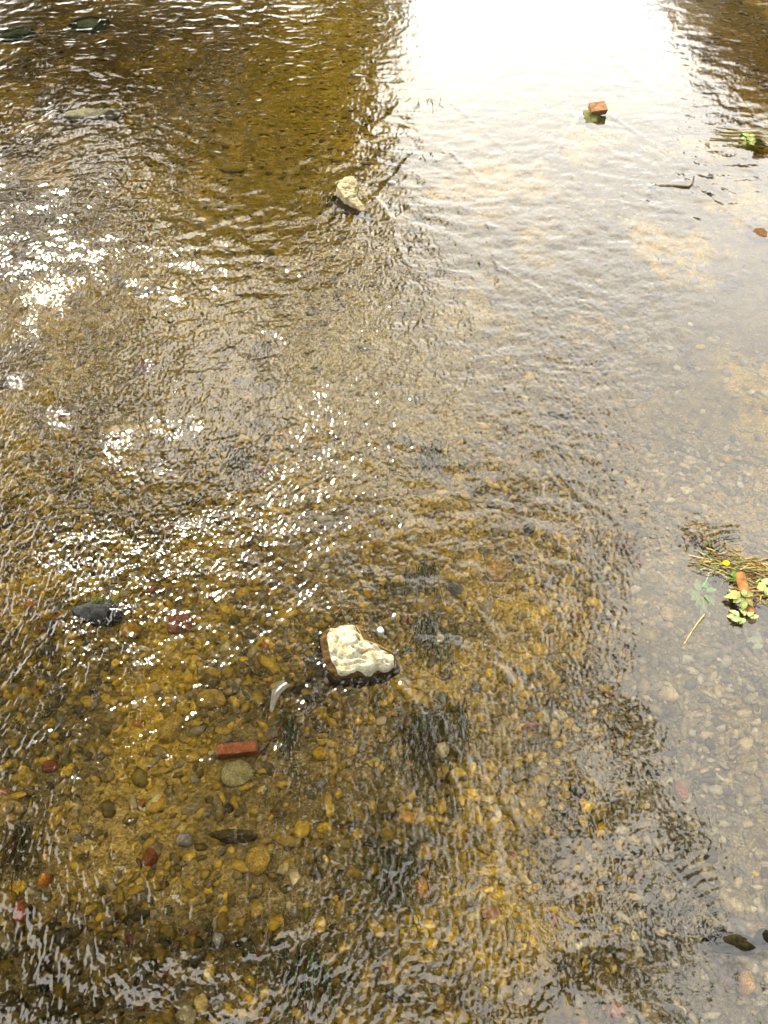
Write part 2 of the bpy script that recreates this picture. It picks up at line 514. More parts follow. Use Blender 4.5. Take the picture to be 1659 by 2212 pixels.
# ------------------------------------------------------------------ gravel lying on the bed
rs = np.random.RandomState(11)
PAL = np.array([GOLD, OCHRE, BROWN, DARK, CREAM, GREY, TAN, RED, OLIVE])
def scatter(n, y0, y1, r0, r1, sub, seed, name):
    rs = np.random.RandomState(seed)
    y = y0 + (y1 - y0) * rs.rand(n)
    hw = (y * CP + CAM_H * SP) * 829.5 / FPX * 1.1
    keep = rs.rand(n) < hw / hw.max()
    y = y[keep]; hw = hw[keep]; n = len(y)
    x = hw * (2 * rs.rand(n) - 1)
    px, py = to_px(x, y)
    dens = sstep(-.5, .15, fbm(x * 1.1, y * .8, 151, 2) - .35 * np.exp(-((px - 745) / 130) ** 2 - ((py - 730) / 260) ** 2))
    k = rs.rand(n) < .45 + .55 * dens
    x, y, px, py = x[k], y[k], px[k], py[k]; n = len(x)
    r = r0 + (r1 - r0) * rs.rand(n) ** 1.9
    r = np.where(rs.rand(n) < .05, r * 1.55, r)
    variants = [stone_verts(sub, 500 + i, .75, .16, 9)[0] for i in range(10)]
    f = ICO[sub][1]
    vi = rs.randint(0, 10, n)
    base = np.stack([variants[i] for i in vi])                       # n, nv, 3
    sc = r[:, None] * np.stack([.8 + .8 * rs.rand(n), .6 + .4 * rs.rand(n), .3 + .4 * rs.rand(n)], 1)
    base = base * sc[:, None, :]
    a = rs.rand(n) * 2 * math.pi; ca, sa = np.cos(a), np.sin(a)
    bx = base[..., 0] * ca[:, None] - base[..., 1] * sa[:, None]; by = base[..., 0] * sa[:, None] + base[..., 1] * ca[:, None]
    tilt = rs.normal(size=(n, 2)) * .25
    bz = base[..., 2] + bx * tilt[:, :1] + by * tilt[:, 1:]
    z = bed_depth(x, y) + r * .18
    V = np.stack([bx + x[:, None], by + y[:, None], bz + z[:, None]], -1).reshape(-1, 3)
    nv = base.shape[1]
    F = (f[None] + (np.arange(n) * nv)[:, None, None]).reshape(-1, 3)
    right = sstep(1000, 1450, px)
    wgt = np.stack([.28 - .1 * right, .24 - .06 * right, .17 - .02 * right, .10 + 0 * right, .05 + .07 * right, .07 + .04 * right, .06 + .07 * right, .014 + 0 * right, .05 + 0 * right], 1)
    cum = np.cumsum(wgt / wgt.sum(1, keepdims=True), 1)
    ci = (rs.rand(n)[:, None] > cum).sum(1).clip(0, 8)
    colr = PAL[ci] * (.6 + .75 * rs.rand(n))[:, None]
    bc = bed_colour(x[:, None], y[:, None])[:, 0, :]
    colr = colr * .66 + bc * .34
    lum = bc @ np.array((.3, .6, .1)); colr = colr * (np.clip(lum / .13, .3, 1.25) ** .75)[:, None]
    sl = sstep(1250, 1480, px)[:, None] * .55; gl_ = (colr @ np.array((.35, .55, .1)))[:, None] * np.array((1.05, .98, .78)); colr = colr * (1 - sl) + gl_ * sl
    dk = np.exp(-((px - 60) / 420) ** 2 - ((py - 2150) / 330) ** 2); colr = colr * (1 - .6 * dk[:, None])  # shade of the lower-left corner painted into the gravel colour
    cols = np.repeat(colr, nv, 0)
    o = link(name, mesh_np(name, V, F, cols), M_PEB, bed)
    return tag(o, kind='stuff')
scatter(30000, .3, 4.6, .009, .042, 1, 31, 'gravel')
scatter(15000, 4.6, 15.5, .016, .055, 1, 33, 'gravel')

# single stones of the bed that can be told apart
VAR = []
for i in range(14):
    v, f = stone_verts(2, 700 + i, .55, .15, 7)
    VAR.append(mesh_np('stone', v, f)); VAR[-1].materials.append(M_STONE)
def bed_stone(px, py, w, col, seed, flat=.55):
    rr = random.Random(seed)
    z = float(bed_depth(np.array([[at(px, py, -.12).x]]), np.array([[at(px, py, -.12).y]]))[0, 0])
    p = at(px, py, z + .01)
    s = w * mpp(px, py) / 2
    o = link('stone', VAR[rr.randrange(14)], None, bed)
    o.location = (p.x, p.y, z + s * flat * .45)
    o.rotation_euler = (rr.uniform(-.25, .25), rr.uniform(-.25, .25), rr.uniform(0, 6.28))
    o.scale = (s, s * rr.uniform(.65, .9), s * flat)
    o.color = (*col, 1)
    return o
rnd = random.Random(5)
placed = []
while len(placed) < 215:
    px, py = rnd.uniform(10, 1650), rnd.uniform(700, 2205)
    w = rnd.uniform(20, 46) * (.7 if rnd.random() < .5 else 1) * (.65 + .35 * py / 2200)
    if 640 < px < 860 and py < 1000: continue
    if any(math.hypot(px - a, py - b) < (w + c) * .5 for a, b, c in placed): continue
    placed.append((px, py, w))
    col = rnd.choice([GOLD, GOLD, OCHRE, OCHRE, BROWN, TAN, CREAM if px > 900 else OCHRE, GREY, GREY, DARK, OLIVE])
    k = rnd.uniform(.75, 1.3)
    bed_stone(px, py, w, tuple(c * k for c in col), rnd.random(), rnd.uniform(.4, .65))


# ------------------------------------------------------------------ things: stones one can point to
def sided_stone(name, label, px, py, w, h, col, seed, top=-.02, group=None, cat='stone', ang=.5, rough=.12, cuts=7, sub=3, thick=None, rotz=0, mat=None):
    """a stone whose top comes to height `top` (metres over the water), w by h pixels across in the survey picture"""
    m = mpp(px, py)
    el = -math.asin(view_dir(px, py).z)
    v, f = stone_verts(sub, seed, ang, rough, cuts)
    a, b = w * m / 2, h * m / 2 / math.sin(el)
    p = at(px, py, top if top > 0 else min(top, -.005))
    z = float(bed_depth(np.array([[p.x]]), np.array([[p.y]]))[0, 0])
    hz = thick if thick else max((top - z) / 2 * 1.15, .02)
    ext = (v.max(0) - v.min(0)) / 2
    v = v / ext * np.array([a, b, hz])
    ca, sa = math.cos(rotz), math.sin(rotz)
    v = np.stack([v[:, 0] * ca - v[:, 1] * sa, v[:, 0] * sa + v[:, 1] * ca, v[:, 2]], 1)
    o = link(name, mesh_np(name, v, f), mat or M_STONE)
    o.location = (p.x, p.y, top - hz)
    o.color = (*col, 1)
    return tag(o, label, cat, group)

G = 'stones lying on the stream bed'
LIST = [
    ('red_stone', 'large blurred brick red stone under ripples beside the yellow stone', 385, 1343, 60, 46, (.27, .10, .05), -.045),
    ('yellow_stone', 'bright yellow ochre stone between the dark mossy rock and the red stone', 281, 1350, 46, 36, (.46, .25, .02), -.008),
    ('red_stone', 'small red stone just above the large blurred red one', 327, 1271, 26, 20, (.25, .085, .035), -.06),
    ('brown_stone', 'oval reddish brown stone among the white sun glints', 312, 784, 46, 24, (.22, .07, .02), -.03),
    ('red_stone', 'dull red stone under water near the left edge, left of the flat brick', 105, 1650, 34, 24, (.22, .075, .035), -.06),
    ('red_stone', 'dark red stone touching a small cream stone, far below the flat brick', 322, 1847, 32, 34, (.20, .065, .025), -.05),
    ('red_stone', 'tall brick red stone near the left edge, lowest of the red ones', 42, 1962, 32, 46, (.26, .085, .03), -.045),
    ('orange_stone', 'small orange stone with pointed top near the left edge', 92, 1896, 26, 28, (.48, .20, .03), -.03),
    ('yellow_stone', 'big rounded yellow stone with pitted face below the flat brick', 557, 1853, 58, 60, (.42, .27, .05), -.03),
    ('pale_stone', 'pale square stone half under the flat red brick', 512, 1668, 76, 56, (.33, .28, .12), -.05),
    ('yellow_stone', 'slanting yellow slab of stone left of the pale curved strip', 455, 1505, 66, 42, (.38, .25, .045), -.035),
    ('yellow_stone', 'yellow triangular slab of stone above left of the flat brick', 368, 1565, 60, 58, (.36, .235, .04), -.045),
    ('pale_stone', 'round cream stone with warm spots, well right of the flat brick', 957, 1611, 30, 28, (.58, .46, .20), -.02),
    ('yellow_stone', 'small bright yellow stone in the lower middle, beside a dark algae patch', 806, 1738, 22, 28, (.48, .32, .05), -.03),
    ('orange_stone', 'wide golden orange slab of stone right of the dark green algae', 1074, 1228, 56, 46, (.40, .22, .025), -.04),
    ('brown_stone', 'block of brown layered stone at the edge of the calm grey water', 1358, 1172, 50, 34, (.17, .09, .015), -.02),
    ('red_stone', 'pinkish red stone seen through the calm water on the right', 1474, 1704, 28, 40, (.34, .14, .08), -.045),
    ('pink_stone', 'pale pink stone under calm water at the bottom of the picture', 1334, 2176, 40, 34, (.38, .20, .13), -.05),
    ('orange_stone', 'orange leaf shaped stone below the dark wet rock', 1620, 2117, 34, 46, (.52, .30, .07), -.012),
    ('tan_slab', 'tan rectangular slab of stone under the grey reflection', 1238, 1912, 52, 36, (.40, .29, .15), -.06),
    ('orange_stone', 'round yellow orange stone in the clear gravel right of the white rock', 1168, 1283, 28, 24, (.52, .31, .03), -.03),
    ('red_stone', 'flat reddish stone sliver between cream pebbles', 1150, 1562, 44, 14, (.33, .11, .04), -.04),
    ('pale_stone', 'cream oval pebble on the edge of the grey reflection', 1211, 1541, 32, 24, (.55, .45, .24), -.03),
    ('tan_stone', 'tan upright stone beside the cream oval pebble', 1200, 1568, 26, 44, (.40, .30, .13), -.05),
    ('orange_stone', 'pale orange stone under calm water left of the stick', 1445, 1323, 30, 30, (.50, .36, .15), -.05),
    ('yellow_stone', 'cream yellow wedge of stone at the lower left, under dark water', 432, 2165, 36, 40, (.46, .34, .12), -.04),
    ('yellow_stone', 'small pale yellow stone below the dark hollow', 451, 2099, 26, 36, (.42, .30, .07), -.04),
    ('yellow_stone', 'lemon coloured stone with rough face beside the cream pebbles', 990, 1670, 36, 30, (.44, .31, .045), -.04),
    ('orange_stone', 'golden brown stone lowest in the middle of the gravel', 880, 1765, 40, 30, (.40, .22, .03), -.05),
    ('orange_stone', 'orange stone above the pale triangular pebble, lower middle', 910, 1912, 42, 40, (.44, .23, .03), -.04),
    ('pale_stone', 'pale triangular pebble in the lower middle', 1020, 1932, 24, 30, (.56, .47, .26), -.03),
    ('tan_stone', 'broad yellowish slab of stone upstream among golden gravel', 505, 355, 60, 22, (.36, .26, .04), -.03),
    ('tan_stone', 'tan stone with a bright top among the sparkling ripples', 308, 610, 46, 30, (.44, .33, .12), .004),
    ('grey_stone', 'grey flat stone beside dark algae, above the white pebbles', 985, 1262, 34, 26, (.20, .19, .15), -.04),
    ('grey_stone', 'small pale grey stone under the dark brown hollow', 396, 1806, 36, 26, (.40, .37, .33), -.01),
    ('grey_stone', 'pale grey stone at the end of the dark hollow, bottom left', 470, 2025, 24, 34, (.30, .28, .23), -.03),
]
for i, (nm, lab, px, py, w, h, col, top) in enumerate(LIST):
    sided_stone(nm, lab, px, py, w, h, col, 900 + i, top, G, rotz=(i * 37 % 60 - 30) / 100)

# ------------------------------------------------------------------ the white rock
def white_rock_mat(name, dry, stain, wet, zline):
    m, N, L = nmat(name)
    out = N.new('ShaderNodeOutputMaterial'); p = N.new('ShaderNodeBsdfPrincipled'); L.new(p.outputs[0], out.inputs[0])
    g = N.new('ShaderNodeNewGeometry'); sx = N.new('ShaderNodeSeparateXYZ'); L.new(g.outputs['Position'], sx.inputs[0])
    t = N.new('ShaderNodeTexNoise'); t.inputs['Scale'].default_value = 16; t.inputs['Detail'].default_value = 7; t.inputs['Roughness'].default_value = .65
    L.new(g.outputs['Position'], t.inputs['Vector'])
    r = N.new('ShaderNodeValToRGB'); r.color_ramp.elements[0].position = .38; r.color_ramp.elements[1].position = .54
    r.color_ramp.elements[0].color = (*stain, 1); r.color_ramp.elements[1].color = (*dry, 1)
    L.new(t.outputs[0], r.inputs[0])
    f_ = N.new('ShaderNodeTexNoise'); f_.inputs['Scale'].default_value = 75; f_.inputs['Detail'].default_value = 6; L.new(g.outputs['Position'], f_.inputs['Vector'])
    fr_ = N.new('ShaderNodeMapRange'); fr_.inputs['From Min'].default_value = .34; fr_.inputs['From Max'].default_value = .5; fr_.inputs['To Min'].default_value = .62; fr_.inputs['To Max'].default_value = 1.06
    L.new(f_.outputs[0], fr_.inputs['Value'])
    sc_ = N.new('ShaderNodeVectorMath'); sc_.operation = 'SCALE'; L.new(r.outputs[0], sc_.inputs[0]); L.new(fr_.outputs[0], sc_.inputs['Scale'])
    # tide mark of silt and algae just over the water
    a = N.new('ShaderNodeMath'); a.operation = 'MULTIPLY_ADD'; a.inputs[1].default_value = .05; L.new(t.outputs[0], a.inputs[0]); L.new(sx.outputs['Z'], a.inputs[2])
    mr = N.new('ShaderNodeMapRange'); mr.inputs['From Min'].default_value = zline + .018; mr.inputs['From Max'].default_value = zline + .034
    L.new(a.outputs[0], mr.inputs['Value'])
    mx = N.new('ShaderNodeMix'); mx.data_type = 'RGBA'; L.new(mr.outputs[0], mx.inputs['Factor'])
    mx.inputs[6].default_value = (*wet, 1); L.new(sc_.outputs[0], mx.inputs[7])
    L.new(mx.outputs[2], p.inputs['Base Color'])
    p.inputs['Roughness'].default_value = .85; p.inputs['Specular IOR Level'].default_value = .2
    b = N.new('ShaderNodeBump'); b.inputs['Strength'].default_value = .8; b.inputs['Distance'].default_value = .012
    t2 = N.new('ShaderNodeTexNoise'); t2.inputs['Scale'].default_value = 45; t2.inputs['Detail'].default_value = 8; L.new(g.outputs['Position'], t2.inputs['Vector'])
    L.new(t2.outputs[0], b.inputs['Height']); L.new(b.outputs[0], p.inputs['Normal'])
    return m
M_WHITE = white_rock_mat('white_limestone', (.45, .41, .29), (.29, .24, .12), (.07, .045, .015), .012)
M_CREAM = white_rock_mat('cream_limestone', (.46, .39, .23), (.30, .23, .11), (.10, .05, .018), .008)

def outline_rock(name, label, outline, py_ref, ztop, zbot, mat, seed, skirt=1.12, levels=9, tilt=(0, 0), rough=.012):
    """rock with the plan outline given at its shoulder height; walls drop to the bed, top is a broken plateau"""
    pts = [at(x, y, ztop) for x, y in outline]
    c = sum(pts, Vector()) / len(pts)
    # resample the outline to many points
    n = 96
    P = np.array([[p.x - c.x, p.y - c.y] for p in pts]); P = np.vstack([P, P[:1]])
    s = np.r_[0, np.cumsum(np.hypot(*np.diff(P, axis=0).T))]
    u = np.linspace(0, s[-1], n, endpoint=False)
    ring = np.stack([np.interp(u, s, P[:, 0]), np.interp(u, s, P[:, 1])], 1)
    ring = .5 * ring + .25 * (np.roll(ring, 1, 0) + np.roll(ring, -1, 0))
    V = []
    m = 16
    for j in range(m):                                    # plateau rings from the middle outwards
        k = (j + 1) / m
        q = ring * k
        hz = ztop - .05 * k ** 5 * .35 * np.ones(n)
        V.append(np.stack([q[:, 0], q[:, 1], hz], 1))
    for j in range(1, levels + 1):
        t = j / levels
        q = ring * (1 + (skirt - 1) * t)
        V.append(np.stack([q[:, 0], q[:, 1], np.full(n, (ztop - .02) + (zbot - ztop + .02) * t)], 1))
    V = np.array(V)
    rows = len(V)
    A = V.reshape(-1, 3)
    X0 = A[:, 0] * 1.0; Y0 = A[:, 1] * 1.0
    fade = np.repeat(np.r_[np.ones(m), np.linspace(1, .3, levels)], n)
    A[:, 2] += fade * (tilt[0] * X0 + tilt[1] * Y0 + rough * 1.6 * fbm(X0 * 9, Y0 * 9, seed, 2) + rough * .9 * fbm(X0 * 26, Y0 * 26, seed + 4, 3)
                       - rough * 1.6 * np.clip(.09 - np.abs(pn(X0 * 8, Y0 * 14, seed + 8)), 0, 1) * 10)
    wall = np.repeat(np.r_[np.linspace(0, .5, m), np.ones(levels)], n)
    nn = n3(np.stack([A[:, 0] * 14, A[:, 1] * 14, A[:, 2] * 14], 1), 1, seed + 12)
    rad = np.hypot(A[:, 0], A[:, 1])[:, None] + 1e-6
    A[:, :2] += A[:, :2] / rad * (wall * nn * rough * .9)[:, None]
    idx = np.arange(rows * n).reshape(rows, n)
    F = np.stack([idx[:-1], np.roll(idx[:-1], -1, 1), np.roll(idx[1:], -1, 1), idx[1:]], -1).reshape(-1, 4)[:, ::-1]
    top = np.array([[0, 0, A[idx[0], 2].mean()]])
    A = np.vstack([A, top])
    tri = np.array([[idx[0][i], len(A) - 1, len(A) - 1, idx[0][(i + 1) % n]] for i in range(n)])
    me = bpy.data.meshes.new(name)
    faces = [tuple(r) for r in F] + [(int(idx[0][i]), int(idx[0][(i + 1) % n]), len(A) - 1) for i in range(n)]
    me.from_pydata(A.tolist(), [], faces)
    me.polygons.foreach_set('use_smooth', [True] * len(me.polygons))
    bm = bmesh.new(); bm.from_mesh(me); bmesh.ops.recalc_face_normals(bm, faces=bm.faces); bm.to_mesh(me); bm.free()
    o = link(name, me, mat)
    o.location = (c.x, c.y, 0)
    return tag(o, label, 'rock')

white = outline_rock('white_rock', 'large chalky white rock standing out of the stream in the middle', [(706, 1372), (712, 1357), (738, 1350), (765, 1352), (775, 1366), (790, 1382), (812, 1388), (835, 1402),
             (853, 1412), (850, 1428), (832, 1440), (815, 1436), (800, 1447), (770, 1440), (745, 1446), (733, 1446), (722, 1430), (712, 1412)], 1400, .074, -.16, M_WHITE, 211, 1.06, tilt=(-.02, .05), rough=.021)
foot = outline_rock('foot', 'wet brown foot of the rock under water', [(692, 1372), (700, 1356), (722, 1346), (770, 1350), (815, 1382), (852, 1410), (853, 1428), (825, 1447), (785, 1455), (728, 1458), (702, 1438)],
             1400, .035, -.17, matte('wet_rock', (.06, .036, .012), ((25, .5), (90, .4)), .8, .06, .5), 217, 1.15, rough=.010)

foot.location = foot.location - white.location
foot.parent = white
del foot['category']
outline_rock('cream_rock', 'small cream rock with a tapering tail breaking the surface upstream', [(728, 408), (733, 396), (750, 388), (768, 385), (774, 395), (768, 408), (776, 422), (792, 440), (802, 450), (788, 446), (765, 436), (742, 424)],
             405, .07, -.14, M_CREAM, 223, 1.2, tilt=(-.25, .10), rough=.016)

# ------------------------------------------------------------------ bricks
def brick_mesh(name, L, W, H, mat, seed, frog=False):
    bm = bmesh.new()
    bmesh.ops.create_cube(bm, size=1)
    bmesh.ops.scale(bm, vec=(L, W, H), verts=bm.verts)
    bmesh.ops.bevel(bm, geom=bm.edges[:], offset=.003, segments=1, affect='EDGES')
    bmesh.ops.subdivide_edges(bm, edges=[e for e in bm.edges if e.calc_length() > .03], cuts=5, use_grid_fill=True)
    rr = random.Random(seed)
    v = np.array([x.co[:] for x in bm.verts])
    d = n3(v * 22, 1, seed) * .007 + n3(v * 80, 1, seed + 3) * .003
    for x, k in zip(bm.verts, d):
        x.co += x.co.normalized() * float(k)
        if frog:
            for fx in (-.02, .025):                       # two worn pits in the upper face
                if x.co.z > H * .35:
                    x.co.z -= .008 * math.exp(-((x.co.x - fx) / .012) ** 2 - (x.co.y / .02) ** 2)
    me = bpy.data.meshes.new(name); bm.to_mesh(me); bm.free()
    return me
p = at(512, 1613)
b1 = link('brick', brick_mesh('brick', .205, .06, .08, M_BRICK, 5), M_BRICK)
b1.location = (p.x, p.y, -.046); b1.rotation_euler = (R(2), R(-1.0), R(5)); b1.color = (.34, .115, .04, 1)
tag(b1, 'flat orange red brick lying awash in the gravel above the pale square stone', 'brick')

st = sided_stone('mossy_stone', 'mossy green stone far upstream with a broken brick on top', 1281, 243, 56, 32, (.11, .115, .03), 951, .05, cat='stone', ang=.9, rough=.3, cuts=10, sub=4)
p = at(1291, 235, .06)
b2 = link('brick', brick_mesh('brick', .185, .13, .075, M_BRICK, 9, True), M_BRICK)
b2.location = (p.x, p.y, .062); b2.rotation_euler = (R(24), R(-4), R(8)); b2.color = (.40, .21, .10, 1)
tag(b2, 'broken orange brick with two pits resting on the mossy stone far upstream', 'brick')

# ------------------------------------------------------------------ pebbles, twigs and strip round the white rock
sided_stone('white_pebble', 'white pebble just right of the top of the white rock', 822, 1357, 17, 14, (.85, .82, .80), 961, .016, 'white pebbles by the white rock', 'pebble', thick=.03)
sided_stone('white_pebble', 'smaller white pebble at the end of the thin twig', 851, 1327, 12, 10, (.85, .82, .80), 963, .016, 'white pebbles by the white rock', 'pebble', thick=.03)

def strand(mb, pts, r, col, sides=5, taper=True):
    n = len(pts)
    mb.tube(pts, [r * (1 - .6 * i / (n - 1)) if taper else r for i in range(n)], sides, col)

def line_px(pp, z):
    return [at(x, y, zz) for (x, y), zz in zip(pp, z if isinstance(z, (list, tuple)) else [z] * len(pp))]

mb = MB(); strand(mb, line_px([(728, 1325), (738, 1312), (770, 1314), (800, 1316), (830, 1322), (848, 1327)], .012), .0045, (.10, .06, .03))
tag(mb.build('twig', M_STRAW, loc=at(790, 1318)), 'thin brown twig floating just above the white rock', 'twig')
mb = MB(); strand(mb, line_px([(1522, 1328), (1508, 1345), (1494, 1365), (1478, 1392)], [.012, .01, .008, .004]), .006, (.36, .28, .10))
tag(mb.build('stick', M_STRAW, loc=at(1500, 1360)), 'straight yellowish stick lying in calm water below the green weed', 'stick')
mb = MB(); strand(mb, line_px([(1400, 403), (1430, 401), (1462, 402), (1488, 404), (1497, 394), (1499, 381)], [-.03, -.006, .004, .008, .018, .03]), .018, (.20, .15, .09), 7)
tag(mb.build('branch', M_BARK, loc=at(1450, 402)), 'crooked brown branch end sticking out of the pale water', 'branch')
# pale curved strip
mb = MB()
spine = [(620, 1474), (606, 1482), (595, 1496), (590, 1515), (585, 1536)]
hw_ = [11, 13, 11, 8, 4]
L_ = []; 
for (x, y), w in zip(spine, hw_): L_ += [at(x - w * .7, y - w * .5, -.012), at(x, y, -.004), at(x + w * .7, y + w * .5, -.012)]
F_ = []
for i in range(4):
    for k in range(2): F_.append((i * 3 + k, i * 3 + k + 1, i * 3 + k + 4, i * 3 + k + 3))
mb.add(L_ + [p - Vector((0, 0, .006)) for p in L_], F_ + [tuple(15 + i for i in f[::-1]) for f in F_], (.36, .33, .28))
tag(mb.build('bark_strip', M_STRAW, loc=at(600, 1505)), 'pale grey curled strip under water between slab and white rock', 'strip')
# straw caught on the white rock and on the cream rock
def straw_bunch(name, label, paths, r, cols, loc, seed):
    rr = random.Random(seed); root = empty(name, loc)
    for pp, z in paths:
        mb = MB(); strand(mb, [q - Vector(loc) for q in line_px(pp, z)], r * rr.uniform(.7, 1.2), rr.choice(cols)); mb.build('stalk', M_STRAW, root)
    return tag(root, label, 'straw')
STR = [(.42, .33, .12), (.36, .27, .08), (.48, .40, .18), (.25, .19, .06)]
straw_bunch('straw', 'few bent straws caught on the right shoulder of the white rock', [
    ([(768, 1350), (778, 1366), (785, 1384), (790, 1398)], [.125, .125, .125, .12]), ([(762, 1352), (775, 1372), (783, 1392)], [.125, .125, .125]),
    ([(784, 1382), (800, 1387), (815, 1392), (835, 1403), (850, 1408)], [.12, .11, .09, .06, .02]), ([(776, 1392), (792, 1402), (806, 1412)], [.125, .125, .12]),
    ([(790, 1440), (802, 1446), (812, 1452)], [.12, .10, .08])], .0028, STR, at(790, 1390), 3)
straw_bunch('straw', 'wisp of yellow straw hanging on the cream rock upstream', [
    ([(766, 404), (776, 402), (786, 401)], [.09, .08, .06]), ([(778, 402), (784, 416), (790, 430), (795, 440)], [.07, .06, .04, .02]),
    ([(770, 408), (776, 420), (782, 432)], [.08, .06, .04]), ([(783, 405), (790, 420), (796, 436), (802, 446)], [.06, .04, .03, .01])], .0045, STR, at(780, 415), 4)

# ------------------------------------------------------------------ dark rocks
M_WET = matte('wet_dark_rock', 'object', ((14, .4), (70, .4)), .95, .03, .7, 40, .008)
d1 = sided_stone('mossy_rock', 'dark grey wet rock with green moss breaking the ripples near the left edge', 207, 1312, 116, 44, (.045, .045, .04), 971, .035, cat='rock', ang=.6, rough=.2, sub=4, mat=M_WET)
d2 = sided_stone('dark_rock', 'black brown wet rock under a fold of water at the lower right edge', 1598, 2034, 92, 34, (.022, .017, .008), 973, .032, cat='rock', ang=.4, rough=.16, sub=4, mat=M_WET)
sided_stone('dark_rock', 'narrow dark brown wedge of rock beside the black brown wet rock', 1553, 2011, 66, 16, (.035, .022, .010), 975, .006, cat='rock', rotz=.35, sub=4, mat=M_WET)
sided_stone('dark_rock', 'dark rock at the very edge right of the black brown wet rock', 1662, 2022, 40, 40, (.022, .018, .009), 976, .02, cat='rock', sub=4, mat=M_WET)
sided_stone('mottled_rock', 'long low mottled rock just awash far upstream on the left', 190, 240, 150, 24, (.14, .13, .08), 977, .03, cat='rock', rough=.22, sub=4, mat=M_WET)
sided_stone('dark_rock', 'dark rock in the shade at the upper left edge', 30, 68, 90, 26, (.03, .035, .015), 979, .02, cat='rock', rough=.2, sub=4, mat=M_WET)
sided_stone('dark_rock', 'dark green rock in the shade right of the one at the upper left edge', 190, 48, 90, 30, (.03, .035, .014), 981, .02, cat='rock', rough=.2, sub=4, mat=M_WET)
sided_stone('brown_rock', 'wedge of red brown rock at the right edge above the smooth water', 1650, 497, 60, 22, (.20, .10, .035), 983, .025, cat='rock', ang=.8, cuts=9, mat=M_STONE)
sided_stone('dark_rock', 'long dark brown shape put in for the dark hollow just above the big yellow stone', 500, 1800, 110, 26, (.085, .06, .02), 985, -.02, cat='rock', rough=.22, sub=4, mat=M_WET)  # stone shape put in to stand for the dark hollow

# ------------------------------------------------------------------ algae
def algae(label, px, py, w, h, n, seed, col=(.035, .05, .018), zz=-.03, length=.26):
    rr = random.Random(seed); mb = MB()
    m = mpp(px, py); c = at(px, py, zz)
    el = -math.asin(view_dir(px, py).z)
    for i in range(int(n * .38)):
        a = rr.uniform(0, 6.28); q = abs(rr.gauss(0, .55))
        x = c.x + q * math.cos(a) * w * m / 2; y = c.y + q * math.sin(a) * h * m / 2 / math.sin(el)
        l = length * rr.uniform(.5, 1.2); z = zz - rr.uniform(0, .05)
        dx = rr.gauss(0, .3); pts = []
        for k in range(5):
            t = k / 4
            pts.append(Vector((x + dx * l * t + .012 * math.sin(5 * t + i), y - l * t, z + .02 * math.sin(3 * t + i) - .01 * t)))
        cc = tuple((v * .75 + u * .45) * rr.uniform(.7, 2.2) for v, u in zip(col, (.10, .075, .02)))
        strand(mb, pts, rr.uniform(.002, .006), cc, 4)
    o = mb.build('algae', M_ALGAE, loc=(c.x, c.y, zz))
    return tag(o, label, 'algae', 'tufts of algae combed by the current')
algae('dark green algae trailing right of the white rock and its pebbles', 925, 1335, 90, 60, 90, 1)
algae('dark algae tuft above the grey flat stone', 920, 1215, 110, 24, 70, 2)
algae('black green algae lowest in the middle of the stream', 850, 1852, 80, 70, 110, 3, (.022, .032, .018))
algae('dark algae patch near the bottom, left of the middle', 665, 2070, 120, 50, 110, 4, (.025, .035, .015))
algae('small dark algae tuft between curled strip and flat brick', 618, 1545, 50, 34, 50, 5, (.03, .035, .02))
algae('green algae on the dark mossy rock', 215, 1290, 90, 20, 80, 6, (.03, .07, .02), .03, .06)
algae('two toned algae streak upstream of the sandy patch', 580, 735, 60, 12, 45, 7)
algae('algae tuft just above the glinting ripples in the middle', 935, 965, 100, 26, 80, 8, (.04, .06, .012))
algae('dark algae with pale reflections left of the middle', 520, 970, 80, 30, 70, 9)
algae('broad green weed far upstream beside the white glare', 925, 215, 120, 26, 130, 10, (.06, .075, .02), .0, .35)
algae('green weed below the broad one far upstream', 930, 330, 110, 30, 110, 11, (.06, .075, .02), -.01, .35)
algae('dark algae behind the cream rock upstream', 720, 420, 70, 20, 70, 12, (.03, .04, .02), -.01, .25)
algae('dark algae at the left edge of the shaded gravel', 40, 1790, 90, 50, 90, 13, (.025, .035, .02))
algae('dark algae between gold gravel and white rock, lower right of it', 905, 1560, 90, 60, 90, 14, (.028, .034, .016))
algae('dark algae in the shear line right of the cream stone', 985, 1520, 46, 60, 60, 15, (.025, .035, .014))

# ------------------------------------------------------------------ flotsam at the right edge
rr = random.Random(23)
deb = empty('straw_raft', at(1615, 1235, .01))
tag(deb, 'raft of tangled brown straw and stems at the right edge', 'straw')
mb = MB()
cen = at(1615, 1235)
def dstrand(px, py, ang, l, z, r, col):
    c = at(px, py, z); n = 5; pts = []
    cur = rr.gauss(0, .9)
    for k in range(n):
        t = k / (n - 1) - .5
        a = ang + cur * t
        pts.append(Vector((c.x + math.cos(a) * l * t, c.y + math.sin(a) * l * t, z + .012 * math.sin(6 * t + l * 90))) - deb.location)
    strand(mb, pts, r, col)
for i in range(330):
    t = rr.random()
    px = 1520 + 190 * t; py = 1212 + 45 * t + rr.gauss(0, 11 + 12 * t)
    if rr.random() < .3: px, py = rr.uniform(1610, 1700), rr.uniform(1225, 1300)
    dstrand(px, py, R(rr.gauss(-10, 14)), rr.uniform(.06, .26), rr.uniform(-.014, .016), rr.uniform(.002, .0055), tuple(v * rr.uniform(.5, 1.2) for v in rr.choice(STR + [(.22, .20, .05), (.14, .09, .04)])))
s_ = mb.build('stems', M_STRAW, deb); s_['kind'] = 'stuff'
# submerged brown weed trailing upstream of the raft
algae('olive brown weed trailing under water above the straw raft', 1530, 1165, 90, 40, 150, 31, (.10, .075, .015), -.01, .18)

